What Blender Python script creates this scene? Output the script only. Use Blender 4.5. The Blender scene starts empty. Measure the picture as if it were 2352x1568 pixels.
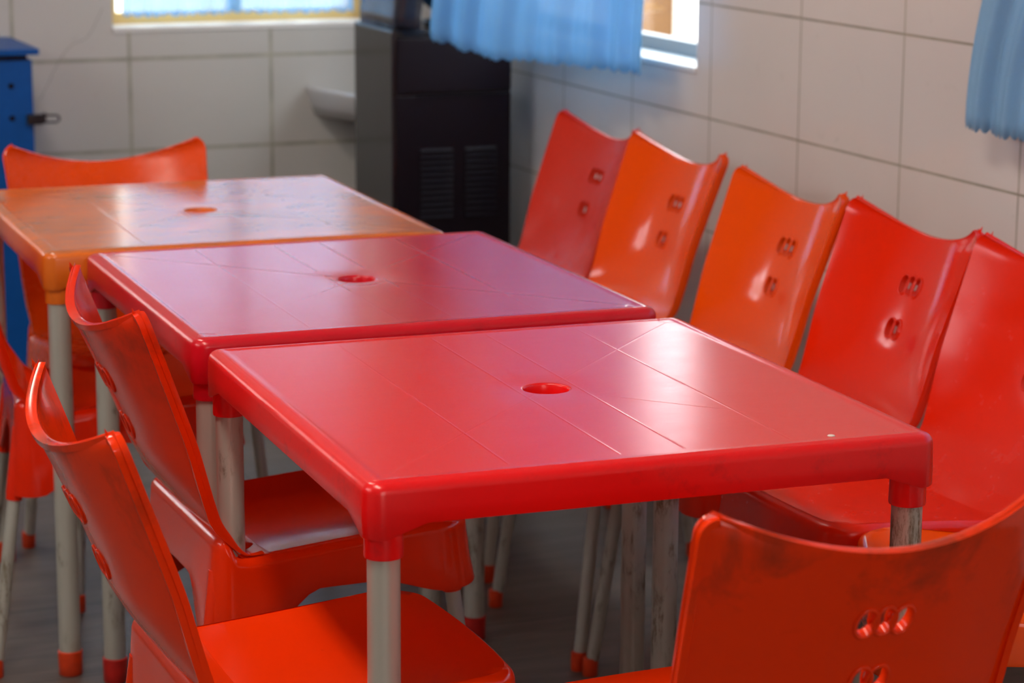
import bpy, bmesh, math, random
import numpy as np
from mathutils import Vector, Matrix
random.seed(7)
sc = bpy.context.scene
COL = sc.collection
PI = math.pi

# ---------------------------------------------------------------- camera
CAM_H = 1.43615
PITCH, ROLL, YAW = 0.208417, 0.005786, 0.393784
FPX = 5673.87
cp, sp = math.cos(PITCH), math.sin(PITCH)
F = Vector((math.sin(YAW) * cp, math.cos(YAW) * cp, -sp))
R0 = Vector((math.cos(YAW), -math.sin(YAW), 0))
U0 = R0.cross(F)
R = R0 * math.cos(ROLL) + U0 * math.sin(ROLL)
U = U0 * math.cos(ROLL) - R0 * math.sin(ROLL)
cd = bpy.data.cameras.new('camera')
cam = bpy.data.objects.new('camera', cd)
COL.objects.link(cam)
m = Matrix.Identity(4)
for i in range(3):
    m[i][0], m[i][1], m[i][2] = R[i], U[i], -F[i]
m[2][3] = CAM_H
cam.matrix_world = m
cd.sensor_width = 36
cd.lens = FPX * 36 / 2352
cd.clip_start = .05
cd.dof.use_dof = True
cd.dof.focus_distance = 3.05
cd.dof.aperture_fstop = 6.3
sc.camera = cam

# ---------------------------------------------------------------- view + light
sc.view_settings.view_transform = 'Standard'
sc.view_settings.look = 'None'
sc.view_settings.gamma = 1
sc.view_settings.use_curve_mapping = False
sc.view_settings.exposure = 0.28
w = bpy.data.worlds.new('sky'); sc.world = w; w.use_nodes = True
bg = w.node_tree.nodes['Background']
bg.inputs[0].default_value = (.92, .95, 1.0, 1)
bg.inputs[1].default_value = 7.5
def lamp(name, kind, loc, target, energy, color=(1, 1, 1), size=(1, 1), angle=None):
    d = bpy.data.lights.new(name, kind); d.energy = energy; d.color = color
    if kind == 'AREA':
        d.shape = 'RECTANGLE'; d.size, d.size_y = size
    if kind == 'SUN' and angle: d.angle = angle
    o = bpy.data.objects.new(name, d); COL.objects.link(o); o.location = loc
    o.rotation_euler = (Vector(target) - Vector(loc)).to_track_quat('-Z', 'Z').to_euler()
    return o
lamp('sun', 'SUN', (-4, -3, 9), (0, 0, 0), 4.5, (1, .93, .82), angle=.01)
lamp('daylight_left_window', 'AREA', (-1.75, 2.8, 2.0), (2.2, 3.9, 1.1), 6, (1, .90, .78), (2.4, .8))
lamp('front_fill', 'AREA', (.2, -1.9, 1.25), (1.3, 3.2, .6), 17, (1, .92, .84), (1.2, 1.4))  # added fill from behind the camera; the wall there has no doorway
lamp('ceiling_lamp', 'AREA', (.3, 2.2, 2.70), (.5, 2.2, 0), 26, (1, .90, .78), (.25, 1.2))
lamp('ceiling_lamp', 'AREA', (.6, 4.6, 2.70), (.8, 4.6, 0), 16, (1, .90, .78), (.25, 1.2))

# ---------------------------------------------------------------- node helpers
class NT:
    def __init__(s, name):
        s.m = bpy.data.materials.new(name); s.m.use_nodes = True
        s.t = s.m.node_tree; s.b = s.t.nodes['Principled BSDF']; s.out = s.t.nodes['Material Output']
    def n(s, typ, **kw):
        x = s.t.nodes.new(typ)
        for k, v in kw.items():
            if k.startswith('i_'):
                k = k[2:]
                key = int(k) if k.isdigit() else k.replace('_', ' ')
                s.set(x.inputs[key], v)
            else: setattr(x, k, v)
        return x
    def set(s, inp, v):
        if isinstance(v, bpy.types.NodeSocket): s.t.links.new(v, inp)
        else: inp.default_value = v
    def math(s, op, a, b=0.0, c=None):
        x = s.t.nodes.new('ShaderNodeMath'); x.operation = op
        s.set(x.inputs[0], a); s.set(x.inputs[1], b)
        if c is not None: s.set(x.inputs[2], c)
        return x.outputs[0]
    def mix(s, f, a, b):
        x = s.t.nodes.new('ShaderNodeMix'); x.data_type = 'RGBA'
        s.set(x.inputs['Factor'], f); s.set(x.inputs[6], a); s.set(x.inputs[7], b)
        return x.outputs[2]
    def ramp(s, f, lo, hi, a=0.0, b=1.0):
        x = s.t.nodes.new('ShaderNodeMapRange'); s.set(x.inputs[0], f)
        x.inputs[1].default_value = lo; x.inputs[2].default_value = hi
        x.inputs[3].default_value = a; x.inputs[4].default_value = b
        return x.outputs[0]
    def noise(s, vec, scale, detail=4, rough=.6, dist=0):
        x = s.n('ShaderNodeTexNoise'); s.t.links.new(vec, x.inputs['Vector'])
        x.inputs['Scale'].default_value = scale; x.inputs['Detail'].default_value = detail
        x.inputs['Roughness'].default_value = rough; x.inputs['Distortion'].default_value = dist
        return x.outputs['Fac']
    def obj(s): return s.n('ShaderNodeTexCoord').outputs['Object']
    def pos(s): return s.n('ShaderNodeNewGeometry').outputs['Position']
    def sep(s, v):
        x = s.n('ShaderNodeSeparateXYZ'); s.t.links.new(v, x.inputs[0]); return x.outputs
    def comb(s, a, b, c=0.0):
        x = s.n('ShaderNodeCombineXYZ'); s.set(x.inputs[0], a); s.set(x.inputs[1], b); s.set(x.inputs[2], c); return x.outputs[0]
    def vmul(s, v, k):
        x = s.n('ShaderNodeVectorMath', operation='MULTIPLY'); s.t.links.new(v, x.inputs[0]); x.inputs[1].default_value = k; return x.outputs[0]
    def bump(s, h, strength, dist=.001):
        x = s.n('ShaderNodeBump'); s.t.links.new(h, x.inputs['Height'])
        x.inputs['Strength'].default_value = strength; x.inputs['Distance'].default_value = dist
        s.t.links.new(x.outputs[0], s.b.inputs['Normal']); return x
    def p(s, **kw):
        for k, v in kw.items(): s.set(s.b.inputs[k.replace('_', ' ')], v)
        return s.m
def simple(name, col, rough=.5, metal=0, spec=.5, noise=0):
    t = NT(name)
    c = (*col, 1)
    if noise:
        f = t.noise(t.obj(), 30, 5)
        c = t.mix(t.ramp(f, .3, .7), tuple(x * (1 - noise) for x in col) + (1,), c)
    t.p(Base_Color=c, Roughness=rough, Metallic=metal, Specular_IOR_Level=spec)
    return t.m

# chair plastic: glossy, with scuffs and grime of its own
def plastic(name, col, rough=.22, grime=.0, seedoff=0.0):
    t = NT(name); o = t.obj()
    v = t.n('ShaderNodeVectorMath', operation='ADD'); t.t.links.new(o, v.inputs[0]); v.inputs[1].default_value = (seedoff, seedoff * 1.7, seedoff * .3)
    o2 = v.outputs[0]
    n1 = t.noise(o2, 9, 6, .65, .4); n2 = t.noise(o2, 55, 4, .7)
    z = t.sep(o)[2]; x = t.sep(o)[0]
    up = t.ramp(z, .62, .74)                      # grime where hands grab the back
    g = t.math('MULTIPLY', t.math('MULTIPLY', t.ramp(n1, .50, .72), up), grime)
    sp_ = t.math('MULTIPLY', t.ramp(n2, .66, .74), .10 * min(1, grime + .2))
    f = t.math('MAXIMUM', g, sp_)
    c = t.mix(f, (*col, 1), (col[0] * .22, col[1] * .5 + .01, .01, 1))
    r = t.ramp(t.noise(o2, 22, 5), .35, .7, rough * .7, rough * 1.1)
    t.p(Base_Color=c, Roughness=r, Specular_IOR_Level=.32)
    t.bump(t.noise(o2, 9, 1), .03, .003)
    return t.m

# table plastic: wear, moulded lines
def table_plastic(name, col, wear, wearcol, rough):
    t = NT(name); o = t.obj(); s = t.sep(o); x, y, z = s[0], s[1], s[2]
    top = t.ramp(z, .731, .7335)
    streak = t.noise(t.vmul(o, (9, 60, 1)), 1.0, 8, .72, .5)
    blotch = t.noise(o, 7, 6, .65, .5)
    fine = t.noise(t.vmul(o, (40, 110, 10)), 1.0, 4, .7, .3)
    wv = t.math('MULTIPLY', t.math('MULTIPLY', t.ramp(t.math('ADD', t.math('MULTIPLY', streak, .5), t.math('MULTIPLY', blotch, .5)), .38, .68), t.ramp(fine, .1, .6)), wear)
    wv = t.math('MULTIPLY', wv, top)
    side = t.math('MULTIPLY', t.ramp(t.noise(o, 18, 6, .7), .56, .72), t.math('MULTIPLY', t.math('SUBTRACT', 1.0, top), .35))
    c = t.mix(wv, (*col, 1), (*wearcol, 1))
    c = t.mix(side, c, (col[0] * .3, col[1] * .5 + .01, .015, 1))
    # lines: depth lines at u offsets, two diagonals
    wv = t.math('MINIMUM', wv, 1.0)
    def line(d, wdt): return t.math('SUBTRACT', 1.0, t.math('MINIMUM', t.math('DIVIDE', t.math('ABSOLUTE', d), wdt), 1.0))
    L = None
    ax = t.math('ABSOLUTE', x)
    for off in (.040, .174):
        l = line(t.math('SUBTRACT', ax, off), .0022)
        L = l if L is None else t.math('MAXIMUM', L, l)
    ay = t.math('ABSOLUTE', y)
    L = t.math('MAXIMUM', L, t.math('MULTIPLY', line(t.math('SUBTRACT', t.math('MULTIPLY', ay, .937), ax), .0028), .7))
    inside = t.math('MULTIPLY', t.math('LESS_THAN', ax, .312), t.math('LESS_THAN', ay, .335))
    L = t.math('MULTIPLY', L, inside)
    # gate mark rings near corners
    dx = t.math('SUBTRACT', ax, .322); dy = t.math('SUBTRACT', ay, .345)
    rr = t.math('SQRT', t.math('ADD', t.math('MULTIPLY', dx, dx), t.math('MULTIPLY', dy, dy)))
    L = t.math('MAXIMUM', L, line(t.math('SUBTRACT', rr, .0155), .0016))
    h = t.math('ADD', t.math('MULTIPLY', L, .34), t.math('MULTIPLY', t.math('MULTIPLY', streak, top), .05))
    h = t.math('ADD', h, t.math('MULTIPLY', t.noise(o, 4, 1), .35))
    rg = t.ramp(t.math('ADD', t.math('MULTIPLY', streak, .6), t.math('MULTIPLY', fine, .4)), .35, .65, rough * .93, rough * 1.12)
    rg = t.math('ADD', t.math('MULTIPLY', rg, top), t.math('MULTIPLY', t.math('SUBTRACT', 1.0, top), .26))
    t.p(Base_Color=c, Roughness=rg, Specular_IOR_Level=.5)
    t.bump(h, .5, .001)
    return t.m

M = {}
M['red1'] = table_plastic('red_table_plastic', (.78, .004, .006), .012, (.9, .25, .22), .235)
M['red2'] = table_plastic('crimson_table_plastic', (.60, .004, .014), .03, (.75, .2, .22), .18)
M['orange3'] = table_plastic('orange_table_plastic', (.76, .15, .010), 1.15, (.25, .125, .07), .19)
CH = {
 'orange': plastic('orange_chair_plastic', (.84, .075, .001), .13, .1, 1),
 'red_orange': plastic('red_orange_chair_plastic', (.78, .018, .001), .13, .1, 2),
 'deep': plastic('deep_orange_chair_plastic', (.60, .018, .001), .5, .15, 3),
 'red_dull': plastic('dull_red_orange_chair_plastic', (.78, .016, .001), .27, .1, 6),
 'grimy': plastic('grimy_orange_chair_plastic', (.86, .036, .001), .17, .75, 4.3),
 'grimy_b': plastic('scuffed_orange_chair_plastic', (.78, .026, .001), .16, .6, 9.1),
 'far': plastic('far_orange_chair_plastic', (.80, .065, .002), .3, .1, 5),
}
# painted aluminium legs with scuffs
t = NT('grey_leg_paint'); o = t.obj(); st = t.vmul(o, (60, 60, 14))
n = t.noise(st, 1.0, 7, .75, .3); n2 = t.noise(o, 7, 3)
f = t.math('MULTIPLY', t.ramp(n, .50, .62), t.ramp(n2, .48, .60))
t.p(Base_Color=t.mix(f, (.44, .425, .37, 1), (.14, .10, .05, 1)), Roughness=.38, Metallic=.25)
M['leg'] = t.m
M['cap_red'] = simple('red_foot_cap', (.60, .012, .008), .4, noise=.4)
M['cap_orange'] = simple('orange_foot_cap', (.75, .05, .006), .4, noise=.3)
M['black'] = simple('black_gloss_plastic', (.006, .005, .006), .14, spec=.5)
M['black_matt'] = simple('black_matt_plastic', (.006, .003, .006), .4, spec=.15)
M['slat'] = simple('dark_slat_plastic', (.007, .004, .008), .4, spec=.1)
M['lock'] = simple('black_padlock', (.012, .010, .012), .35)
M['blue_metal'] = simple('blue_painted_metal', (.001, .085, .36), .42, noise=.12, spec=.3)
M['blue_bottle'] = simple('blue_bottle_plastic', (.006, .05, .16), .25)
M['ceramic'] = simple('white_ceramic', (.62, .62, .63), .08)
M['white'] = simple('white_plaster', (.78, .77, .74), .7)
M['sill'] = simple('white_sill_tile', (.82, .80, .77), .3)
M['alu'] = simple('grey_aluminium', (.33, .34, .34), .4, metal=.4)
M['ochre'] = simple('ochre_paint', (.80, .36, .06), .6)
M['ochre_frame'] = simple('cream_ochre_frame', (.90, .58, .20), .5)
M['ochre_shaded'] = simple('shaded_ochre_paint', (.12, .052, .012), .7)  # ochre darkened: the pillar's shade is put into its base colour
M['ext_white'] = simple('whitewashed_wall', (.85, .84, .80), .9)
M['ext_ground'] = simple('pale_concrete_ground', (.62, .58, .52), .9)
M['paper'] = simple('paper_scrap', (.75, .65, .35), .8)
M['crack'] = simple('dark_crack', (.20, .19, .17), .9)
M['speck'] = simple('pale_drop', (.85, .72, .62), .4)
t = NT('smoked_clear_plastic')
tr = t.n('ShaderNodeBsdfTransparent'); tr.inputs[0].default_value = (.50, .47, .50, 1)
gl = t.n('ShaderNodeBsdfGlossy'); gl.inputs['Roughness'].default_value = .08
lw = t.n('ShaderNodeLayerWeight'); lw.inputs[0].default_value = .5
mx = t.n('ShaderNodeMixShader'); t.set(mx.inputs[0], t.math('ADD', .04, t.math('MULTIPLY', t.math('POWER', lw.outputs['Facing'], 4.0), .6))); t.t.links.new(tr.outputs[0], mx.inputs[1]); t.t.links.new(gl.outputs[0], mx.inputs[2])
t.t.links.new(mx.outputs[0], t.out.inputs[0]); M['clear'] = t.m
t = NT('window_glass')
tr = t.n('ShaderNodeBsdfTransparent'); tr.inputs[0].default_value = (.93, .95, .95, 1)
gl = t.n('ShaderNodeBsdfGlossy'); gl.inputs['Roughness'].default_value = .02
lw = t.n('ShaderNodeLayerWeight'); lw.inputs[0].default_value = .5
mx = t.n('ShaderNodeMixShader'); t.set(mx.inputs[0], t.math('ADD', .04, t.math('MULTIPLY', t.math('POWER', lw.outputs['Facing'], 4.0), .6))); t.t.links.new(tr.outputs[0], mx.inputs[1]); t.t.links.new(gl.outputs[0], mx.inputs[2])
t.t.links.new(mx.outputs[0], t.out.inputs[0]); M['glass'] = t.m
def sheer(name, col, transp):
    t = NT(name); o = t.obj()
    weave = t.noise(t.vmul(o, (900, 900, 900)), 1.0, 2)
    d = t.n('ShaderNodeBsdfDiffuse'); d.inputs[0].default_value = (*col, 1)
    tl = t.n('ShaderNodeBsdfTranslucent'); tl.inputs[0].default_value = (*col, 1)
    m1 = t.n('ShaderNodeMixShader'); m1.inputs[0].default_value = .38
    t.t.links.new(d.outputs[0], m1.inputs[1]); t.t.links.new(tl.outputs[0], m1.inputs[2])
    tp = t.n('ShaderNodeBsdfTransparent'); tp.inputs[0].default_value = (.9, .95, 1, 1)
    m2 = t.n('ShaderNodeMixShader'); t.t.links.new(t.ramp(weave, .3, .7, transp - .06, transp + .06), m2.inputs[0])
    t.t.links.new(m1.outputs[0], m2.inputs[1]); t.t.links.new(tp.outputs[0], m2.inputs[2])
    t.t.links.new(m2.outputs[0], t.out.inputs[0]); return t.m
M['curtain'] = sheer('blue_sheer_fabric', (.23, .50, .78), .12)
M['curtain_near'] = sheer('blue_sheer_fabric_near', (.34, .60, .84), .10)
M['curtain_far'] = sheer('blue_sheer_fabric_thin', (.30, .56, .84), .38)

# wall tiles
def tiles(name, axis, u0, z0, col, grout, shift=None, mortar=.0024):
    t = NT(name); s = t.sep(t.pos())
    if axis == 'y': u = t.math('SUBTRACT', u0, s[1])
    else:
        a = t.math('SUBTRACT', s[0], u0)
        if shift:
            lt = t.math('LESS_THAN', s[0], shift[0])
            a = t.math('ADD', a, t.math('MULTIPLY', lt, u0 - shift[1]))
        u = a
    v = t.math('SUBTRACT', s[2], z0)
    vec = t.comb(t.math('ADD', u, 39.7), t.math('ADD', v, 24.82))
    b = t.n('ShaderNodeTexBrick'); b.offset = 0; b.squash = 1
    t.t.links.new(vec, b.inputs['Vector'])
    b.inputs['Scale'].default_value = 1; b.inputs['Brick Width'].default_value = .397; b.inputs['Row Height'].default_value = .2482
    b.inputs['Mortar Size'].default_value = mortar; b.inputs['Mortar Smooth'].default_value = .15; b.inputs['Bias'].default_value = 0
    b.inputs['Color1'].default_value = (0, 0, 0, 1); b.inputs['Color2'].default_value = (1, 1, 1, 1)
    f = b.outputs['Fac']
    tone = t.noise(t.pos(), 1.7, 3)
    c0 = t.mix(t.ramp(tone, .3, .7), tuple(k * .94 for k in col) + (1,), (*col, 1))
    st = t.noise(t.pos(), 16, 6, .6, .4)
    c0 = t.mix(t.ramp(st, .64, .76, 0, .18), c0, (.30, .27, .20, 1))
    gv = t.noise(t.pos(), 9, 5)
    g = t.mix(t.ramp(gv, .35, .7), (*grout, 1), tuple(k * .6 for k in grout) + (1,))
    c = t.mix(f, c0, g)
    t.p(Base_Color=c, Roughness=t.math('ADD', t.ramp(tone, .3, .7, .16, .24), t.math('MULTIPLY', f, .5)))
    t.bump(t.math('ADD', t.math('MULTIPLY', f, -1.0), t.math('MULTIPLY', t.noise(t.pos(), 3.2, 2), 1.2)), .5, .0012)
    return t.m
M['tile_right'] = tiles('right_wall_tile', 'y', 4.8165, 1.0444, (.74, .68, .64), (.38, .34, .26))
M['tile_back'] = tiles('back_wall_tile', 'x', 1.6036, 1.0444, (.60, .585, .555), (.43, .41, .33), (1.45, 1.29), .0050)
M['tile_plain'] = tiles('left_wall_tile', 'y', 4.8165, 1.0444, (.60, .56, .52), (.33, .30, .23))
# floor planks
t = NT('wood_look_floor'); s = t.sep(t.pos())
vec = t.comb(t.math('ADD', s[0], 7.8 * 2 - .045), t.math('ADD', s[1], 3.9 * 2 - .08))
b = t.n('ShaderNodeTexBrick'); b.offset = 0; t.t.links.new(vec, b.inputs['Vector'])
b.inputs['Scale'].default_value = 1; b.inputs['Brick Width'].default_value = .775; b.inputs['Row Height'].default_value = .39
b.inputs['Mortar Size'].default_value = .0022; b.inputs['Mortar Smooth'].default_value = .2
b.inputs['Color1'].default_value = (.0, .0, .0, 1); b.inputs['Color2'].default_value = (1, 1, 1, 1)
g1 = t.noise(t.vmul(t.pos(), (3.5, 60, 1)), 1.0, 7, .7, 1.0); g2 = t.noise(t.vmul(t.pos(), (2, 14, 1)), 1.0, 4, .6, 1.5)
gr = t.math('ADD', t.math('MULTIPLY', g1, .55), t.math('MULTIPLY', g2, .45))
c = t.mix(t.ramp(gr, .36, .64), (.060, .042, .033, 1), (.180, .145, .122, 1))
c = t.mix(t.math('MULTIPLY', b.outputs['Color'], .25), c, (.11, .085, .07, 1))
c = t.mix(b.outputs['Fac'], c, (.035, .028, .024, 1))
t.p(Base_Color=c, Roughness=t.ramp(g1, .3, .7, .34, .5))
t.bump(t.math('SUBTRACT', t.math('MULTIPLY', gr, .4), b.outputs['Fac']), .4, .0008)
M['floor'] = t.m

# ---------------------------------------------------------------- mesh helpers
def link(name, me, mat, parent=None, smooth=True):
    if smooth:
        for p in me.polygons: p.use_smooth = True
    if mat is not None:
        me.materials.clear(); me.materials.append(mat)
    o = bpy.data.objects.new(name, me); COL.objects.link(o)
    if parent: o.parent = parent
    return o
def bm_obj(name, bm, mat, parent=None, smooth=True, sharp=None):
    bmesh.ops.recalc_face_normals(bm, faces=bm.faces)
    me = bpy.data.meshes.new(name); bm.to_mesh(me); bm.free()
    o = link(name, me, mat, parent, smooth)
    if smooth and sharp: me.set_sharp_from_angle(angle=sharp)
    return o
def box(bm, a, b, bev=0.0, mat=0):
    r = bmesh.ops.create_cube(bm, size=1)
    vs = r['verts']
    for v in vs:
        v.co = Vector([(a[i] + b[i]) / 2 + v.co[i] * abs(b[i] - a[i]) for i in range(3)])
    if bev > 0:
        es = list({e for v in vs for e in v.link_edges})
        bmesh.ops.bevel(bm, geom=es, offset=bev, segments=2, affect='EDGES', profile=.6)
def tube(bm, p0, p1, r0, r1=None, n=20, cap=True):
    if r1 is None: r1 = r0
    p0, p1 = Vector(p0), Vector(p1); q = (p1 - p0).to_track_quat('Z', 'X')
    rings = []
    for p, r in ((p0, r0), (p1, r1)):
        rings.append([bm.verts.new(p + q @ Vector((math.cos(2 * PI * k / n) * r, math.sin(2 * PI * k / n) * r, 0))) for k in range(n)])
    for k in range(n):
        bm.faces.new((rings[0][k], rings[0][(k + 1) % n], rings[1][(k + 1) % n], rings[1][k]))
    if cap:
        bm.faces.new(rings[0][::-1]); bm.faces.new(rings[1])
def path_tube(bm, pts, r, n=8, closed=False):
    pts = [Vector(p) for p in pts]; N = len(pts); rings = []
    for i, p in enumerate(pts):
        a = pts[(i - 1) % N] if (closed or i > 0) else p
        b = pts[(i + 1) % N] if (closed or i < N - 1) else p
        d = (b - a).normalized()
        up = Vector((1, 0, 0)) if abs(d.x) < .85 else Vector((0, 0, 1))
        s1 = d.cross(up).normalized(); s2 = d.cross(s1)
        rings.append([bm.verts.new(p + (s1 * math.cos(2 * PI * k / n) + s2 * math.sin(2 * PI * k / n)) * r) for k in range(n)])
    for i in range(N if closed else N - 1):
        A, B = rings[i], rings[(i + 1) % N]
        for k in range(n): bm.faces.new((A[k], A[(k + 1) % n], B[(k + 1) % n], B[k]))
    if not closed:
        bm.faces.new(rings[0][::-1]); bm.faces.new(rings[-1])
def lathe(bm, prof, n=40, c=(0, 0, 0)):
    rings = []
    for r, z in prof:
        rings.append([bm.verts.new((c[0] + math.cos(2 * PI * k / n) * r, c[1] + math.sin(2 * PI * k / n) * r, c[2] + z)) for k in range(n)])
    for A, B in zip(rings, rings[1:]):
        for k in range(n): bm.faces.new((A[k], A[(k + 1) % n], B[(k + 1) % n], B[k]))
    if prof[0][0] > 1e-5: bm.faces.new(rings[0][::-1])
    if prof[-1][0] > 1e-5: bm.faces.new(rings[-1])
def grid(bm, pts):
    V = [[bm.verts.new(p) for p in row] for row in pts]
    for i in range(len(V) - 1):
        for j in range(len(V[0]) - 1):
            bm.faces.new((V[i][j], V[i][j + 1], V[i + 1][j + 1], V[i + 1][j]))
    return V
def bake(o, mods):
    """add modifiers, evaluate, keep the resulting mesh"""
    for typ, kw in mods:
        md = o.modifiers.new(typ, typ)
        for k, v in kw.items(): setattr(md, k, v)
    bpy.context.view_layer.update()
    dg = bpy.context.evaluated_depsgraph_get()
    me = bpy.data.meshes.new_from_object(o.evaluated_get(dg))
    o.modifiers.clear(); o.data = me
    for p in me.polygons: p.use_smooth = True
    return me
def tag(o, label=None, cat=None, group=None, kind=None):
    if label: o['label'] = label
    if cat: o['category'] = cat
    if group: o['group'] = group
    if kind: o['kind'] = kind
    return o
def empty(name, loc=(0, 0, 0), rz=0):
    o = bpy.data.objects.new(name, None); COL.objects.link(o)
    o.location = loc; o.rotation_euler.z = rz; o.empty_display_size = .1
    return o
def catmull(pts, n):
    pts = [np.array(p, float) for p in pts]
    P = [2 * pts[0] - pts[1]] + pts + [2 * pts[-1] - pts[-2]]
    out = []
    segs = len(pts) - 1
    for k in range(n):
        u = k / (n - 1) * segs; i = min(int(u), segs - 1); t_ = u - i
        a, b, c, d = P[i], P[i + 1], P[i + 2], P[i + 3]
        out.append(.5 * ((2 * b) + (c - a) * t_ + (2 * a - 5 * b + 4 * c - d) * t_ ** 2 + (3 * b - a - 3 * c + d) * t_ ** 3))
    return out

# ---------------------------------------------------------------- setting
XR, YB = 2.4665, 6.5602
XL, YF, ZC = -1.9, -2.1, 2.75
def holed_wall(name, mat, plane, at, thick, u0, u1, z0, z1, holes):
    """wall with rectangular openings; plane 'x' (wall at x=at) or 'y'"""
    bm = bmesh.new()
    us = sorted({u0, u1, *[h[0] for h in holes], *[h[1] for h in holes]})
    zs = sorted({z0, z1, *[h[2] for h in holes], *[h[3] for h in holes]})
    for i in range(len(us) - 1):
        for j in range(len(zs) - 1):
            uc, zc = (us[i] + us[i + 1]) / 2, (zs[j] + zs[j + 1]) / 2
            if any(h[0] < uc < h[1] and h[2] < zc < h[3] for h in holes): continue
            if plane == 'x': box(bm, (at, us[i], zs[j]), (at + thick, us[i + 1], zs[j + 1]))
            else: box(bm, (us[i], at, zs[j]), (us[i + 1], at + thick, zs[j + 1]))
    bmesh.ops.remove_doubles(bm, verts=bm.verts, dist=1e-5)
    cnt = {}
    for f in bm.faces:
        k = tuple(round(c, 4) for c in f.calc_center_median()); cnt.setdefault(k, []).append(f)
    bmesh.ops.delete(bm, geom=[f for l in cnt.values() if len(l) > 1 for f in l], context='FACES')
    return tag(bm_obj(name, bm, mat, smooth=False), kind='structure')
W1 = (1.560, 2.30, .868, 1.56)
W2 = (4.885, 6.15, .888, 1.66)
W4 = (-.40, .30, .868, 1.56)
W3 = (1.9, 3.42, .888, 1.66)
WL = (2.4, 4.2, 1.95, 2.45)
DR = (.0, 1.3, 2.05, 2.45)
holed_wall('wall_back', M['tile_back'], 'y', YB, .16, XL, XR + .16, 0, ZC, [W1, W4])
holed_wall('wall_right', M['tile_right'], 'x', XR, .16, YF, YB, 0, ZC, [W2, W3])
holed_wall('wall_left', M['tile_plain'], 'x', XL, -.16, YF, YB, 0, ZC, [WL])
holed_wall('wall_front', M['white'], 'y', YF, -.16, XL, XR, 0, ZC, [DR])
bm = bmesh.new(); box(bm, (XL - .16, YF - .16, -.1), (XR + .16, YB + .16, 0)); tag(bm_obj('floor', bm, M['floor'], smooth=False), kind='structure')
bm = bmesh.new(); box(bm, (XL - .16, YF - .16, ZC), (XR + .16, YB + .16, ZC + .12)); tag(bm_obj('ceiling', bm, M['white'], smooth=False), kind='structure')
# outdoors
bm = bmesh.new(); box(bm, (-12, -12, -.3), (22, 22, -.12)); tag(bm_obj('ground', bm, M['ext_ground'], smooth=False), kind='structure')

def window(name, plane, at, h, fm, thick=.16):
    u0, u1, z0, z1 = h
    def P(u, d, z): return (u, at + d, z) if plane == 'y' else (at + d, u, z)
    root = empty(name, P((u0 + u1) / 2, .1, z0)); tag(root, kind='structure')
    inv = Matrix.Translation(-Vector(root.location))
    def add(nm, bm, mat):
        bm.transform(inv); return bm_obj(nm, bm, mat, root, smooth=False)
    bm = bmesh.new(); box(bm, P(u0 + .001, -.004, z0 + .001), P(u1 - .001, thick - .05, z0 + .014), .002); add('window_sill', bm, M['sill'])
    bm = bmesh.new(); f = .035
    a, b_ = thick - .055, thick - .015
    box(bm, P(u0 + .002, a, z0 + .002), P(u0 + f, b_, z1 - .002)); box(bm, P(u1 - f, a, z0 + .002), P(u1 - .002, b_, z1 - .002))
    box(bm, P(u0 + f, a, z0 + .002), P(u1 - f, b_, z0 + f + .01)); box(bm, P(u0 + f, a, z1 - f), P(u1 - f, b_, z1 - .002))
    um = (u0 + u1) / 2
    box(bm, P(um - .02, a, z0 + f + .01), P(um + .02, b_, z1 - f)); add('window_frame', bm, fm)
    bm = bmesh.new(); box(bm, P(u0 + f, thick - .037, z0 + f + .01), P(u1 - f, thick - .033, z1 - f)); add('glass_pane', bm, M['glass'])
    bm = bmesh.new(); box(bm, P(u0 - .05, thick + .001, z0 - .05), P(u1 + .05, thick + .12, z0 + .012), .003); add('outer_ledge', bm, M['ochre'])
    return root
window('window_1', 'y', YB, W1, M['ochre_frame'])
window('window_2', 'x', XR, W2, M['alu'])
window('window_4', 'y', YB, W4, M['alu'])
window('window_3', 'x', XR, W3, M['alu'])
# ---------------------------------------------------------------- outdoors beyond the windows
bm = bmesh.new(); box(bm, (5.5, 4.0, -.12), (5.7, 16, 2.3)); o = bm_obj('boundary_wall', bm, M['ext_white'], smooth=False)
tag(o, 'white sunlit yard wall seen past the curtain through the right window', 'wall')
bm = bmesh.new(); box(bm, (5.38, 11.15, -.12), (5.499, 11.7, 2.4), .01); o = bm_obj('pillar', bm, M['ochre_shaded'], smooth=False)
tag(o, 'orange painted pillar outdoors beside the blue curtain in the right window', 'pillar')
bm = bmesh.new(); box(bm, (-6, 9.6, -.12), (4.1, 9.8, 2.1)); o = bm_obj('boundary_wall', bm, M['ext_white'], smooth=False)
tag(o, 'white sunlit yard wall behind the blue curtain of the back window', 'wall')

# ---------------------------------------------------------------- rounded rectangle
def rrect(hx, hy, r, n_side=14, n_cor=8, rb=None):
    pts = []; rb = r if rb is None else rb
    cor = [(hx - r, hy - r, 0, r), (-hx + rb, hy - rb, 90, rb), (-hx + rb, -hy + rb, 180, rb), (hx - r, -hy + r, 270, r)]
    for i, (cx_, cy_, a0, r) in enumerate(cor):
        for k in range(n_cor + 1):
            a = math.radians(a0 + 90 * k / n_cor)
            pts.append((cx_ + r * math.cos(a), cy_ + r * math.sin(a), math.cos(a), math.sin(a)))
        nx_, ny_, _, rn = cor[(i + 1) % 4]; a = math.radians(a0 + 90)
        p0 = (cx_ + r * math.cos(a), cy_ + r * math.sin(a)); p1 = (nx_ + rn * math.cos(a), ny_ + rn * math.sin(a))
        for k in range(1, n_side):
            f = k / n_side
            pts.append((p0[0] + (p1[0] - p0[0]) * f, p0[1] + (p1[1] - p0[1]) * f, math.cos(a), math.sin(a)))
    return pts
def sstep(a, b, x):
    t_ = max(0, min(1, (x - a) / (b - a))); return t_ * t_ * (3 - 2 * t_)
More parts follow.
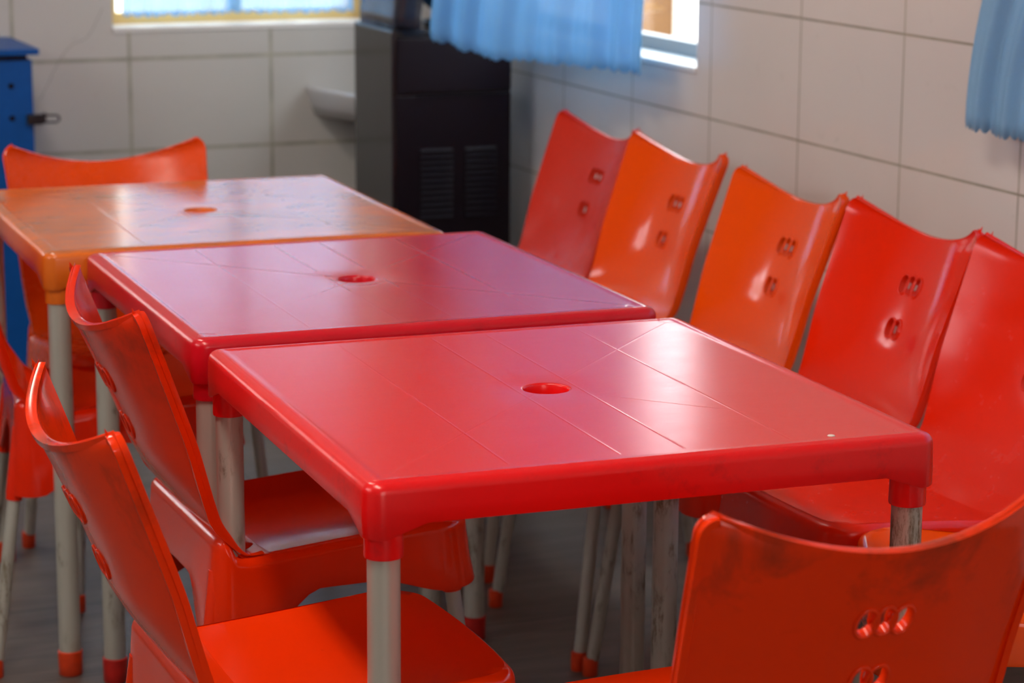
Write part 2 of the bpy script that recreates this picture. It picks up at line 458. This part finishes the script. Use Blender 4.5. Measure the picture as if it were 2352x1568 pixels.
def skin_rings(bm, rings, close_first=None, close_last=None):
    V = [[bm.verts.new(p) for p in r] for r in rings]; n = len(V[0])
    for A, B in zip(V, V[1:]):
        for k in range(n): bm.faces.new((A[k], B[k], B[(k + 1) % n], A[(k + 1) % n]))
    for ring, c in ((V[0], close_first), (V[-1], close_last)):
        if c is not None:
            cv = bm.verts.new(c)
            for k in range(n): bm.faces.new((cv, ring[k], ring[(k + 1) % n]))
    return V

# ---------------------------------------------------------------- tables
TW, TD, TH = .700, .747, .735
def make_table(mat, capmat, label, group):
    root = empty('dining_table'); tag(root, label, 'table', group)
    hx, hy = TW / 2, TD / 2
    out = rrect(hx, hy, .022)
    def ins(d, z):
        o2 = rrect(hx - d, hy - d, max(.022 - d, .004))
        return [(a_[0], a_[1], z if not callable(z) else z(x, y)) for a_, (x, y, _, _) in zip(o2, out)]
    def cornerd(x, y): return max(hx - abs(x), hy - abs(y))
    def zb(x, y):
        d = cornerd(x, y)
        return TH - .047 - .016 * (1 - sstep(.040, .062, d))
    def circ(r, z): return [(r * math.cos(math.atan2(y, x)), r * math.sin(math.atan2(y, x)), z) for x, y, _, _ in out]
    def blend(f, d, z):
        c = circ(.033, z); q = ins(d, z)
        return [(a[0] + (b[0] - a[0]) * f, a[1] + (b[1] - a[1]) * f, z) for a, b in zip(c, q)]
    rings = [circ(.027, TH - .015), circ(.0285, TH - .0145), circ(.0288, TH - .003), circ(.0296, TH - .001), circ(.031, TH - .0002), circ(.033, TH)]
    rings += [blend(f, .030, TH) for f in (.2, .4, .6, .8)]
    rings += [ins(.030, TH), ins(.025, TH), ins(.0225, TH + .0005), ins(.019, TH + .0010), ins(.0155, TH + .0009), ins(.0140, TH + .0004)]
    for a in (0, 18, 36, 54, 72, 90):
        a = math.radians(a); rings.append(ins(.0125 * (1 - math.sin(a)), TH - .0125 * (1 - math.cos(a))))
    rings += [ins(-.0006, TH - .030), ins(-.0008, lambda x, y: zb(x, y) + .002), ins(.0006, lambda x, y: zb(x, y)), ins(.0036, zb), ins(.0042, lambda x, y: zb(x, y) + .002), ins(.0048, TH - .020)]
    rings += [blend(.9, .006, TH - .019), circ(.036, TH - .019)]
    bm = bmesh.new()
    skin_rings(bm, rings, (0, 0, TH - .015), (0, 0, TH - .019))
    top = bm_obj('tabletop', bm, mat, root)
    top.data.set_sharp_from_angle(angle=math.radians(50))
    i = .026
    for sx in (-1, 1):
        for sy in (-1, 1):
            x, y = sx * (hx - i), sy * (hy - i)
            bm = bmesh.new(); tube(bm, (x, y, .036), (x, y, TH - .03), .0185, n=32)
            leg = bm_obj('leg', bm, M['leg'], root, sharp=.8)
            bm = bmesh.new()
            lathe(bm, [(.0185, TH - .0205), (.0212, TH - .0205), (.0214, TH - .045), (.0222, TH - .085), (.0215, TH - .0875), (.0186, TH - .0885)], 32, (x, y, 0))
            tag(bm_obj('leg_socket', bm, mat, leg, sharp=.8))
            bm = bmesh.new()
            lathe(bm, [(.0185, .0), (.0205, .002), (.0208, .030), (.0212, .042), (.0186, .0435)], 32, (x, y, 0))
            bm_obj('foot_cap', bm, capmat, leg, sharp=.8)
    return root
TABS = [(.8395, 2.4229, -.03746), (.8665, 3.2187, -.02594), (.8216, 3.9775, -.036)]
tl = ['red plastic table nearest the camera with a paper scrap in its hole',
      'crimson plastic table in the middle between the red and orange tables',
      'faded orange plastic table at the back with a worn grey top']
for (x, y, a), mt, cm, lb in zip(TABS, ('red1', 'red2', 'orange3'), ('cap_red', 'cap_red', 'cap_orange'), tl):
    r = make_table(M[mt], M[cm], lb, 'plastic tables pushed together in a row')
    c, s = math.cos(a), math.sin(a)
    r.location = (x + c * TW / 2 - s * TD / 2, y + s * TW / 2 + c * TD / 2, 0); r.rotation_euler.z = a

# ---------------------------------------------------------------- chairs (local +X is the front)
def seat_tilt(x): return .463 + .085 * x - .006 * sstep(.12, .19, x) + .034 * (1 - sstep(-.180, -.152, x))
def seat_top(x, y):
    return seat_tilt(x) - .016 * max(0, 1 - (y / .192) ** 2) * max(0, 1 - ((x + .02) / .1875) ** 2)
PROF = [(-.247, .802), (-.240, .782), (-.221, .730), (-.200, .672), (-.180, .615), (-.166, .565), (-.156, .530), (-.145, .500), (-.122, .472), (-.085, .452), (-.045, .438)]
def back_hw(z):
    xs = [.40, .45, .48, .55, .65, .76, .81]; ws = [.181, .182, .184, .189, .194, .200, .2035]
    h = float(np.interp(z, xs, ws)); r = .020; d = .802 - z
    if d < r: h -= r - math.sqrt(max(0, r * r - (r - d) ** 2))
    return h
def back_point(prof, u_, t_):
    x, z = prof
    fade = max(0, min(1, (z - .46) / .34)); bowf = sstep(.44, .60, z)
    dip = 1 - abs(t_) ** 1.9
    zz = z - .042 * dip * fade ** 2
    xx = x - .040 * (1 - abs(t_) ** 2.2) * bowf
    yy = back_hw(z) * t_
    if xx > -.140:                                        # the foot of the back flows into the dished seat
        k = sstep(-.140, -.095, xx)
        target = seat_top(xx - .0305, yy) - .0075 * sstep(-.085, -.050, xx) + .0012
        zz = zz * (1 - k) + target * k
    return Vector((xx, yy, zz))
def build_back():
    bm = bmesh.new()
    # dense rows near the top for the rounded corners
    us = [0, .03, .08, .16, .28, .42, .6, .8] + list(np.linspace(1.0, 10, 44))
    dense = catmull(PROF, 401)
    rows = []
    ts = [math.sin(PI / 2 * k / 22) for k in range(-22, 23)]
    for u_ in us:
        pr_ = dense[int(round(u_ / 10 * 400))]
        row = []
        z = pr_[1]
        fl = sstep(.445, .50, z)
        for t_ in ts:
            row.append(back_point(pr_, u_, t_))
        e0, e1 = row[0], row[-1]
        row = [e0 + Vector((-.016 * fl, -.0015 * fl, -.003 * fl)), e0 + Vector((-.007 * fl, -.0016 * fl, -.001 * fl))] + row + [e1 + Vector((-.007 * fl, .0016 * fl, -.001 * fl)), e1 + Vector((-.016 * fl, .0015 * fl, -.003 * fl))]
        rows.append(row)
    # rolled top lip
    top0 = rows[0]
    n0 = len(top0)
    wt = [0, .5] + [1] * (n0 - 4) + [.5, 0]
    lip = [p + Vector((-.006 * k, 0, .0008 * k)) for p, k in zip(top0, wt)]
    lip2 = [p + Vector((-.013 * k, 0, -.002 * k)) for p, k in zip(top0, wt)]
    rows = [lip2, lip] + rows
    grid(bm, rows)
    bmesh.ops.remove_doubles(bm, verts=bm.verts, dist=.0004)
    bmesh.ops.recalc_face_normals(bm, faces=bm.faces)
    bm.faces.ensure_lookup_table()
    s_ = sum(f.normal.x * f.calc_area() for f in bm.faces)
    if s_ < 0: bmesh.ops.reverse_faces(bm, faces=bm.faces)
    me = bpy.data.meshes.new('b'); bm.to_mesh(me); bm.free()
    o = bpy.data.objects.new('tmp', me); COL.objects.link(o)
    dense_pts = dense
    ovals = []
    for (y, z) in ((.020, .679), (.000, .680), (-.020, .679), (.008, .609), (-.012, .609)):
        # find profile row whose centre z matches
        best = min(dense_pts, key=lambda q: abs(back_point(q, 0, y / .2).z - z))
        c = back_point(best, 0, y / .2)
        i = min(range(len(dense_pts)), key=lambda k: abs(dense_pts[k][1] - best[1]))
        a, b = back_point(dense_pts[max(0, i - 6)], 0, y / .2), back_point(dense_pts[min(400, i + 6)], 0, y / .2)
        up = (a - b).normalized()
        lat = (back_point(best, 0, (y + .01) / .2) - back_point(best, 0, (y - .01) / .2)).normalized()
        nrm = lat.cross(up).normalized()
        if nrm.x < 0: nrm = -nrm
        ovals.append((c, lat, up, nrm))
    mods = [('SOLIDIFY', dict(thickness=.0085, offset=-1, use_even_offset=False))]
    cutters = []
    for c, lat, up, nrm in ovals:
        cb = bmesh.new(); n = 20
        ra = [cb.verts.new(c + lat * math.cos(2 * PI * k / n) * .0105 + up * math.sin(2 * PI * k / n) * .0160 + nrm * .03) for k in range(n)]
        rb = [cb.verts.new(c + lat * math.cos(2 * PI * k / n) * .0105 + up * math.sin(2 * PI * k / n) * .0160 - nrm * .03) for k in range(n)]
        for k in range(n): cb.faces.new((ra[k], ra[(k + 1) % n], rb[(k + 1) % n], rb[k]))
        cb.faces.new(ra[::-1]); cb.faces.new(rb); bmesh.ops.recalc_face_normals(cb, faces=cb.faces)
        cm = bpy.data.meshes.new('c'); cb.to_mesh(cm); cb.free()
        co = bpy.data.objects.new('cut', cm); COL.objects.link(co); cutters.append(co)
        mods.append(('BOOLEAN', dict(operation='DIFFERENCE', solver='EXACT', object=co)))
    me2 = bake(o, mods)
    bpy.data.objects.remove(o)
    for co in cutters: bpy.data.objects.remove(co)
    bm = bmesh.new(); bm.from_mesh(me2)
    for c, lat, up, nrm in ovals:                         # raised rings front and back, bars where they overlap
        for off, rr in ((.0008, .0016), (-.0093, .0022)):
            n = 28
            path_tube(bm, [c + nrm * off + lat * math.cos(2 * PI * k / n) * .0122 + up * math.sin(2 * PI * k / n) * .0178 for k in range(n)], rr, 8, True)
    bm.to_mesh(me2); bm.free()
    for p in me2.polygons: p.use_smooth = True
    me2.set_sharp_from_angle(angle=math.radians(60))
    me2.name = 'backrest'
    return me2
LEGP = [(.186, .160, .240, .190), (.186, -.160, .240, -.190), (-.146, .162, -.205, .190), (-.146, -.162, -.205, -.190)]
def build_seat():
    hx, hy = .1875, .192
    cx0 = .0305
    out = rrect(hx, hy, .048, 18, 10, rb=.030)
    def shape(x, y):                                     # slight taper to the front, convex front edge
        y2 = y * (1 - .035 * (x + hx) / (2 * hx))
        x2 = x + .012 * (1 - (y / hy) ** 2) * sstep(0, hx, x)
        return x2, y2
    tilt = seat_tilt
    def zdish(x, y): return seat_top(x, y)
    def ring(sc_, d, z, kfl=0.0):
        rr = []
        for x, y, nx, ny in out:
            k = kcor(x, y)
            px, py = x * sc_ - nx * (d - kfl * k), y * sc_ - ny * (d - kfl * k)
            px, py = shape(px, py)
            zz = z(x, y) if callable(z) else zdish(x * sc_, y * sc_)
            rr.append((px + cx0, py, zz))
        return rr
    def kcor(x, y):
        d = max(hx - abs(x), hy - abs(y)); return 1 - sstep(.035, .15, d)
    def zb(x, y):
        k = kcor(x, y)
        return .398 - k * (.024 if x > 0 else .082)
    rings = [ring(f, 0, None) for f in (.1, .25, .4, .55, .7, .8, .88)]
    rings.append(ring(.94, 0, None))
    for a in (10, 28, 46, 64, 80, 90):
        a_ = math.radians(a); d = .017 * (1 - math.sin(a_))
        rings.append(ring(1, d, lambda x, y, a_=a_: tilt(x) - .0005 - .017 * (1 - math.cos(a_))))
    rings.append(ring(1, -.001, lambda x, y: (zb(x, y) * .5 + (tilt(x) - .018) * .5), .004))
    rings.append(ring(1, -.0030, lambda x, y: zb(x, y) + .003, .010))
    rings.append(ring(1, -.0024, lambda x, y: zb(x, y), .010))
    rings.append(ring(1, .0002, lambda x, y: zb(x, y), .010))
    rings.append(ring(1, .0024, lambda x, y: (zb(x, y) * .4 + (tilt(x) - .02) * .6), .004))
    rings.append(ring(.93, .002, lambda x, y: zdish(x * .93, y * .93) - .006))
    rings.append(ring(.5, 0, lambda x, y: zdish(x * .5, y * .5) - .006))
    bm = bmesh.new()
    skin_rings(bm, rings, (cx0, 0, zdish(0, 0)), (cx0, 0, zdish(0, 0) - .006))
    for x0, y0, x1, y1 in LEGP:                            # tapered leg sockets moulded under the corners
        zt = .43; zb_ = .364 if x0 > 0 else .306
        def at(z): f = (zt - z) / zt; return (x0 + (x1 - x0) * f, y0 + (y1 - y0) * f, z)
        tube(bm, at(zt), at(zb_ + .010), .0150, .0150, 18); tube(bm, at(zb_ + .010), at(zb_), .0142, .0138, 18)
    bmesh.ops.recalc_face_normals(bm, faces=bm.faces)
    me = bpy.data.meshes.new('seat'); bm.to_mesh(me); bm.free()
    for p in me.polygons: p.use_smooth = True
    me.set_sharp_from_angle(angle=math.radians(50))
    return me
ME_BACK, ME_SEAT = build_back(), build_seat()
ME_LEG, ME_CAP = [], []
for x0, y0, x1, y1 in LEGP:
    zt = .43
    def at(z): f = (zt - z) / zt; return (x0 + (x1 - x0) * f, y0 + (y1 - y0) * f, z)
    bm = bmesh.new(); tube(bm, at(.030), at(.41), .0112, n=20); bmesh.ops.recalc_face_normals(bm, faces=bm.faces)
    me = bpy.data.meshes.new('leg'); bm.to_mesh(me); bm.free()
    for p in me.polygons: p.use_smooth = True
    me.set_sharp_from_angle(angle=.8); me.materials.append(M['leg']); ME_LEG.append(me)
    bm = bmesh.new(); a = at(0)
    lathe(bm, [(.0118, 0), (.0134, .002), (.0136, .020), (.0132, .032), (.0114, .033)], 20, (a[0], a[1], 0))
    bmesh.ops.recalc_face_normals(bm, faces=bm.faces)
    me = bpy.data.meshes.new('foot_cap'); bm.to_mesh(me); bm.free()
    for p in me.polygons: p.use_smooth = True
    me.set_sharp_from_angle(angle=.8); me.materials.append(M['cap_orange']); ME_CAP.append(me)
def chair(x, y, deg, mat, label, group):
    root = empty('dining_chair', (x, y, 0), math.radians(deg)); tag(root, label, 'chair', group)
    for nm, me in (('seat', ME_SEAT), ('backrest', ME_BACK)):
        me_ = me.copy(); me_.materials.clear(); me_.materials.append(mat)
        o = bpy.data.objects.new(nm, me_); COL.objects.link(o); o.parent = root
    for a, b in zip(ME_LEG, ME_CAP):
        l = bpy.data.objects.new('leg', a); COL.objects.link(l); l.parent = root
        c = bpy.data.objects.new('foot_cap', b); COL.objects.link(c); c.parent = l
    return root
GR = 'orange chairs lined up along the right wall'
GL = 'orange chairs along the left side of the tables'
for args in [
    (1.955, 4.836, 180, 'deep', 'darkest orange plastic chair in the wall row, beside the black dispenser', GR),
    (1.945, 4.422, 181, 'orange', 'glossy orange chair second from the black dispenser, below the window corner', GR),
    (1.905, 3.890, 180, 'orange', 'bright orange chair in the middle of the wall row, third from the dispenser', GR),
    (1.912, 3.477, 180, 'red_orange', 'red-orange chair fourth from the dispenser with both sets of oval holes clear', GR),
    (1.905, 3.066, 180, 'red_dull', 'red-orange chair whose seat shows beyond the red table right corner, cut by the frame', GR),
    (1.850, 2.632, 156, 'orange', 'dusty orange seat behind the red table right leg, mostly out of frame', GR),
    (.835, 2.675, 0, 'grimy', 'orange chair tucked under the red table left side, with its seat in view', GL),
    (1.020, 3.303, 0, 'grimy_b', 'scuffed orange chair tucked under the crimson table with a dark glossy seat', GL),
    (.955, 4.190, -8, 'red_orange', 'red-orange chair at the far left edge beside the orange table', GL),
    (1.126, 4.572, -90, 'far', 'orange chair behind the orange table facing the camera', 'orange chairs at the table ends'),
    (1.215, 2.235, 90, 'grimy', 'large stained orange chair back in the right foreground, seen from behind', 'orange chairs at the table ends'),
]:
    a = list(args); a[3] = CH[a[3]]; chair(*a)

# ---------------------------------------------------------------- blue locker with padlock
root = empty('metal_cabinet', (.95, 6.38, 0)); tag(root, 'blue painted metal cabinet in the back left corner with a padlock on its side', 'cabinet')
def loc(o): return (o[0] - .95, o[1] - 6.38, o[2])
bm = bmesh.new(); box(bm, loc((.62, 6.205, .0)), loc((1.268, 6.555, .838)), .003); bm_obj('body', bm, M['blue_metal'], root, smooth=False)
bm = bmesh.new(); box(bm, loc((.61, 6.190, .850)), loc((1.284, 6.558, .866)), .003); box(bm, loc((.63, 6.215, .836)), loc((1.24, 6.55, .852)))
bm_obj('lid', bm, M['blue_metal'], root, smooth=False)
bm = bmesh.new(); box(bm, loc((.63, 6.200, .839)), loc((1.254, 6.2155, .8485))); bm_obj('ventilation_slot', bm, M['black_matt'], root, smooth=False)
for z in (.773, .692):
    bm = bmesh.new(); tube(bm, loc((1.213, 6.2035, z)), loc((1.213, 6.2065, z)), .0075, n=20)
    h = bm_obj('bolt_hole', bm, M['black_matt'], root, smooth=False)
t_ = empty('padlock', (1.27, 6.196, .688)); tag(t_, 'small black padlock with its shackle turned right, hanging at the blue cabinet edge', 'padlock')
bm = bmesh.new(); box(bm, (-.022, -.009, -.0135), (.018, .009, .0135), .003); box(bm, (.018, -.006, -.010), (.026, .006, .016), .001); bm_obj('lock_body', bm, M['lock'], t_, smooth=False)
bm = bmesh.new(); pts = [(.018, 0, .0095), (.034, 0, .0088), (.050, 0, .0085)] + [(.052 + .0085 * math.sin(a_), 0, -.0005 + .0085 * math.cos(a_)) for a_ in [PI * k / 8 for k in range(1, 8)]] + [(.050, 0, -.009), (.034, 0, -.0085), (.018, 0, -.0085)]
path_tube(bm, pts, .0030, 8); bm_obj('shackle', bm, M['lock'], t_)

# ---------------------------------------------------------------- water dispenser with bottle
DX0, DX1, DY0, DY1, DZ = 2.070, 2.387, 5.75, 6.055, .925
root = empty('water_dispenser', ((DX0 + DX1) / 2, (DY0 + DY1) / 2, 0)); tag(root, 'black floor-standing water dispenser in the corner with two louvred vents', 'water dispenser')
L_ = root.location.copy()
def Q(x, y, z): return (x - L_.x, y - L_.y, z)
bm = bmesh.new(); box(bm, Q(DX0, DY0 + .012, .0), Q(DX1, DY1, DZ), .006); bm_obj('body', bm, M['black'], root, smooth=False)
bm = bmesh.new()
box(bm, Q(DX0 + .006, DY0, .02), Q(DX1 - .004, DY0 + .013, .762), .004)
bm_obj('front_panel', bm, M['black_matt'], root, smooth=False)
bm = bmesh.new(); box(bm, Q(DX0 + .006, DY0 - .002, .768), Q(DX1 - .004, DY0 + .013, DZ - .02), .005); bm_obj('upper_panel', bm, M['black_matt'], root, smooth=False)
bm = bmesh.new(); box(bm, Q(2.132, DY0 - .004, .7590), Q(2.354, DY0 - .0001, .7625), .001); bm_obj('trim_line', bm, M['slat'], root, smooth=False)
for x0_, x1_ in ((2.138, 2.224), (2.258, 2.343)):
    for k in range(12):
        z = .628 - k * .0151
        bm = bmesh.new()
        vs = [bm.verts.new(Q(*p)) for p in ((x0_, DY0 - .0002, z), (x1_, DY0 - .0002, z), (x1_, DY0 - .006, z - .006), (x0_, DY0 - .006, z - .006), (x0_, DY0 - .0002, z - .009), (x1_, DY0 - .0002, z - .009))]
        bm.faces.new((vs[0], vs[1], vs[2], vs[3])); bm.faces.new((vs[3], vs[2], vs[5], vs[4])); bm.faces.new((vs[0], vs[3], vs[4])); bm.faces.new((vs[1], vs[5], vs[2])); bm.faces.new((vs[0], vs[4], vs[5], vs[1]))
        bm_obj('louvre_slat', bm, M['slat'], root, smooth=False)
bm = bmesh.new(); lathe(bm, [(.001, DZ - .001), (.055, DZ), (.075, DZ + .004), (.068, DZ + .012), (.05, DZ + .0135), (.001, DZ + .0135)], 32, Q(2.275, 5.895, 0))
bm_obj('bottle_seat', bm, M['black_matt'], root)
o = empty('water_bottle', (2.275, 5.895, DZ + .0136)); tag(o, 'dark blue water bottle standing upside down on the black dispenser', 'bottle')
bm = bmesh.new()
lathe(bm, [(.026, 0), (.028, .012), (.045, .02), (.085, .05), (.100, .08), (.106, .11), (.103, .125), (.106, .14), (.106, .21), (.103, .225), (.106, .24), (.106, .33), (.098, .35), (.06, .356), (.001, .35)], 40)
bm_obj('bottle_body', bm, M['blue_bottle'], o)
# clear tray on the dispenser
tr_ = empty('plastic_tray', (2.113, 5.90, DZ + .0004)); tag(tr_, 'clear smoky plastic tray standing on the left of the black dispenser top', 'tray')
bm = bmesh.new()
o_ = rrect(.036, .145, .02, 6, 5)
def tr_ring(s1, z): return [(x * s1 + (.012 if z > .05 else 0), y * (1 + (s1 - 1) * .2), z) for x, y, _, _ in o_]
skin_rings(bm, [tr_ring(1, .0), tr_ring(1.0, .03), tr_ring(1.02, .12), tr_ring(1.04, .125), tr_ring(1.0, .121), tr_ring(.96, .03), tr_ring(.96, .003)], (0, 0, 0), (0, 0, .003))
bm_obj('tray_body', bm, M['clear'], tr_)

# ---------------------------------------------------------------- wash basin
root = empty('wash_basin', (2.265, YB, .60)); tag(root, 'white ceramic wash basin on the back wall, half hidden by the black dispenser', 'basin')
bm = bmesh.new()
def half(rx, ry, z, n=40):
    return [(rx * math.sin(PI * k / n - PI / 2), -ry * math.cos(PI * k / n - PI / 2) - .0, z - .60) for k in range(n + 1)]
sec = [(.09, .14, .57), (.12, .19, .61), (.14, .26, .66), (.153, .325, .695), (.160, .348, .715), (.164, .358, .732), (.164, .360, .738), (.158, .35, .742), (.148, .325, .738), (.142, .31, .72), (.13, .24, .66), (.05, .10, .63)]
R_ = [[bm.verts.new((p[0], min(p[1], -.001), p[2])) for p in half(a, b, z)] for a, b, z in [(a, b, .60 + (z - .50) * .5 if z < .66 else z - .033) for a, b, z in sec]]
for A, B in zip(R_, R_[1:]):
    for k in range(len(A) - 1): bm.faces.new((A[k], A[k + 1], B[k + 1], B[k]))
bm.faces.new(R_[0]); bm.faces.new(R_[-1])
bm_obj('basin_bowl', bm, M['ceramic'], root)
bm = bmesh.new(); tube(bm, (0, -.05, .0), (0, -.002, -.03), .018); bm_obj('waste_pipe', bm, M['ceramic'], root)

# ---------------------------------------------------------------- curtains
def curtain(name, mat, label, group, path_top, path_hem, ztop, zhem, folds, amp, scal=.022, nrow=46, ncol=260, seed=1, out=(0, -1)):
    rng = random.Random(seed)
    ph = [rng.uniform(0, 2 * PI) for _ in range(4)]
    bm = bmesh.new(); rows = []
    top = catmull(path_top, ncol); hem = catmull(path_hem, ncol)
    for i in range(nrow):
        v = i / (nrow - 1); vv = v ** 1.15
        row = []
        for j in range(ncol):
            f = j / (ncol - 1)
            k = sstep(.0, 1.0, v)
            base = top[j] * (1 - k) + hem[j] * k
            d = hem[min(j + 1, ncol - 1)] - hem[max(j - 1, 0)]; d = d / (np.linalg.norm(d) + 1e-9)
            nrm = np.array([-d[1], d[0]])
            wv = math.sin(2 * PI * folds * f + ph[0] + .8 * math.sin(2 * PI * f * 1.7 + ph[1])) + .45 * math.sin(2 * PI * folds * 2.3 * f + ph[2] + 1.2 * v) + .3 * math.sin(2 * PI * folds * .5 * f + ph[3])
            off = amp * wv * (.45 + .55 * v)
            zh = zhem(f)
            z = ztop + (zh - ztop) * v
            if i == nrow - 1: z -= .0095 * abs(math.sin(PI * f * (folds * 0 + 1) / scal * .45)) ** .7
            if i == nrow - 2: z += .004
            row.append((base[0] + nrm[0] * off, base[1] + nrm[1] * off, z))
        rows.append(row)
    grid(bm, rows)
    o = bm_obj(name, bm, mat)
    tag(o, label, 'curtain', group)
    md = o.modifiers.new('s', 'SOLIDIFY'); md.thickness = .0006
    me = bake(o, []); return o
curtain('curtain', M['curtain_far'], 'pale blue sheer curtain glowing in the back wall window', 'blue sheer curtains',
        [(1.60, YB + .062), (1.8, YB + .062), (2.0, YB + .062), (2.26, YB + .062)], [(1.603, YB + .058), (1.8, YB + .055), (2.0, YB + .058), (2.26, YB + .058)], 1.545,
        lambda f: .915 - .002 * math.sin(9 * f), 5.5, .017, .02, seed=3)
curtain('curtain', M['curtain'], 'blue sheer curtain with scalloped hem hanging in front of the black dispenser', 'blue sheer curtains',
        [(2.425, 5.78), (2.425, 5.5), (2.425, 5.2), (2.425, 4.93)], [(2.135, 5.668), (2.20, 5.53), (2.29, 5.33), (2.345, 5.12), (2.372, 4.945)], 1.76,
        lambda f: .918 - .040 * min(1, f * 3) + .012 * f, 6, .013, .0125, seed=5)
curtain('curtain', M['curtain_near'], 'blue sheer curtain with scalloped hem at the right edge of the photo', 'blue sheer curtains',
        [(2.43, 3.52), (2.43, 3.1), (2.43, 2.5), (2.43, 1.9)], [(2.375, 3.675), (2.405, 3.5), (2.385, 3.2), (2.40, 2.7), (2.40, 1.9)], 1.76,
        lambda f: .925 - .012 * min(1, f * 8), 9, .009, .0067, ncol=560, seed=8)
for y0_, y1_, nm in ((4.80, 6.3, 'b'), (1.7, 3.62, 'c')):
    bm = bmesh.new(); tube(bm, (2.425, y0_, 1.775), (2.425, y1_, 1.775), .008); tube(bm, (2.425, y0_ + .03, 1.775), (XR + .001, y0_ + .03, 1.775), .006); tube(bm, (2.425, y1_ - .03, 1.775), (XR + .001, y1_ - .03, 1.775), .006)
    tag(bm_obj('curtain_rod', bm, M['alu']), 'grey curtain rod above the ' + ('far' if nm == 'b' else 'near') + ' right wall window', 'curtain rod')
bm = bmesh.new(); tube(bm, (W1[0] + .001, YB + .062, 1.548), (W1[1] - .001, YB + .062, 1.548), .006)
tag(bm_obj('curtain_rod', bm, M['alu']), 'grey curtain rod inside the back wall window', 'curtain rod')

# ---------------------------------------------------------------- small marks
bm = bmesh.new()
pts = catmull([(1.534, YB - .0004, .936), (1.496, YB - .0004, .865), (1.442, YB - .0004, .834), (1.406, YB - .0004, .786), (1.383, YB - .0004, .741), (1.358, YB - .0004, .695)], 40)
pts = [(p[0] + random.uniform(-.001, .001), p[1], p[2] + random.uniform(-.001, .001)) for p in pts]
path_tube(bm, pts, .0007, 5); tag(bm_obj('wall_crack', bm, M['crack']), kind='structure')  # crack in the back wall, built as a thin dark tube
bm = bmesh.new(); lathe(bm, [(.0048, 0), (.0040, .0009), (.001, .0014)], 16)
o = bm_obj('droplet', bm, M['speck']); o.location = (1.416, 2.437, TH + .0001); tag(o, 'tiny pale dried drop on the red table near its front right corner', 'drop')
bm = bmesh.new(); random.seed(3)
ps = [(-.008, -.004, .0), (.0, -.006, .003), (.009, -.002, .001), (.006, .006, .004), (-.004, .005, .002)]
up_ = [bm.verts.new((x, y, z + .0025)) for x, y, z in ps]; dn_ = [bm.verts.new((x, y, z * .2)) for x, y, z in ps]
bm.faces.new(up_); bm.faces.new(dn_[::-1])
for k in range(5): bm.faces.new((up_[k], up_[(k + 1) % 5], dn_[(k + 1) % 5], dn_[k]))
o = bm_obj('paper_scrap', bm, M['paper'], smooth=False); o.location = (1.236, 2.800, TH - .0148); tag(o, 'crumpled yellow paper scrap lying in the hole of the red table', 'paper scrap')
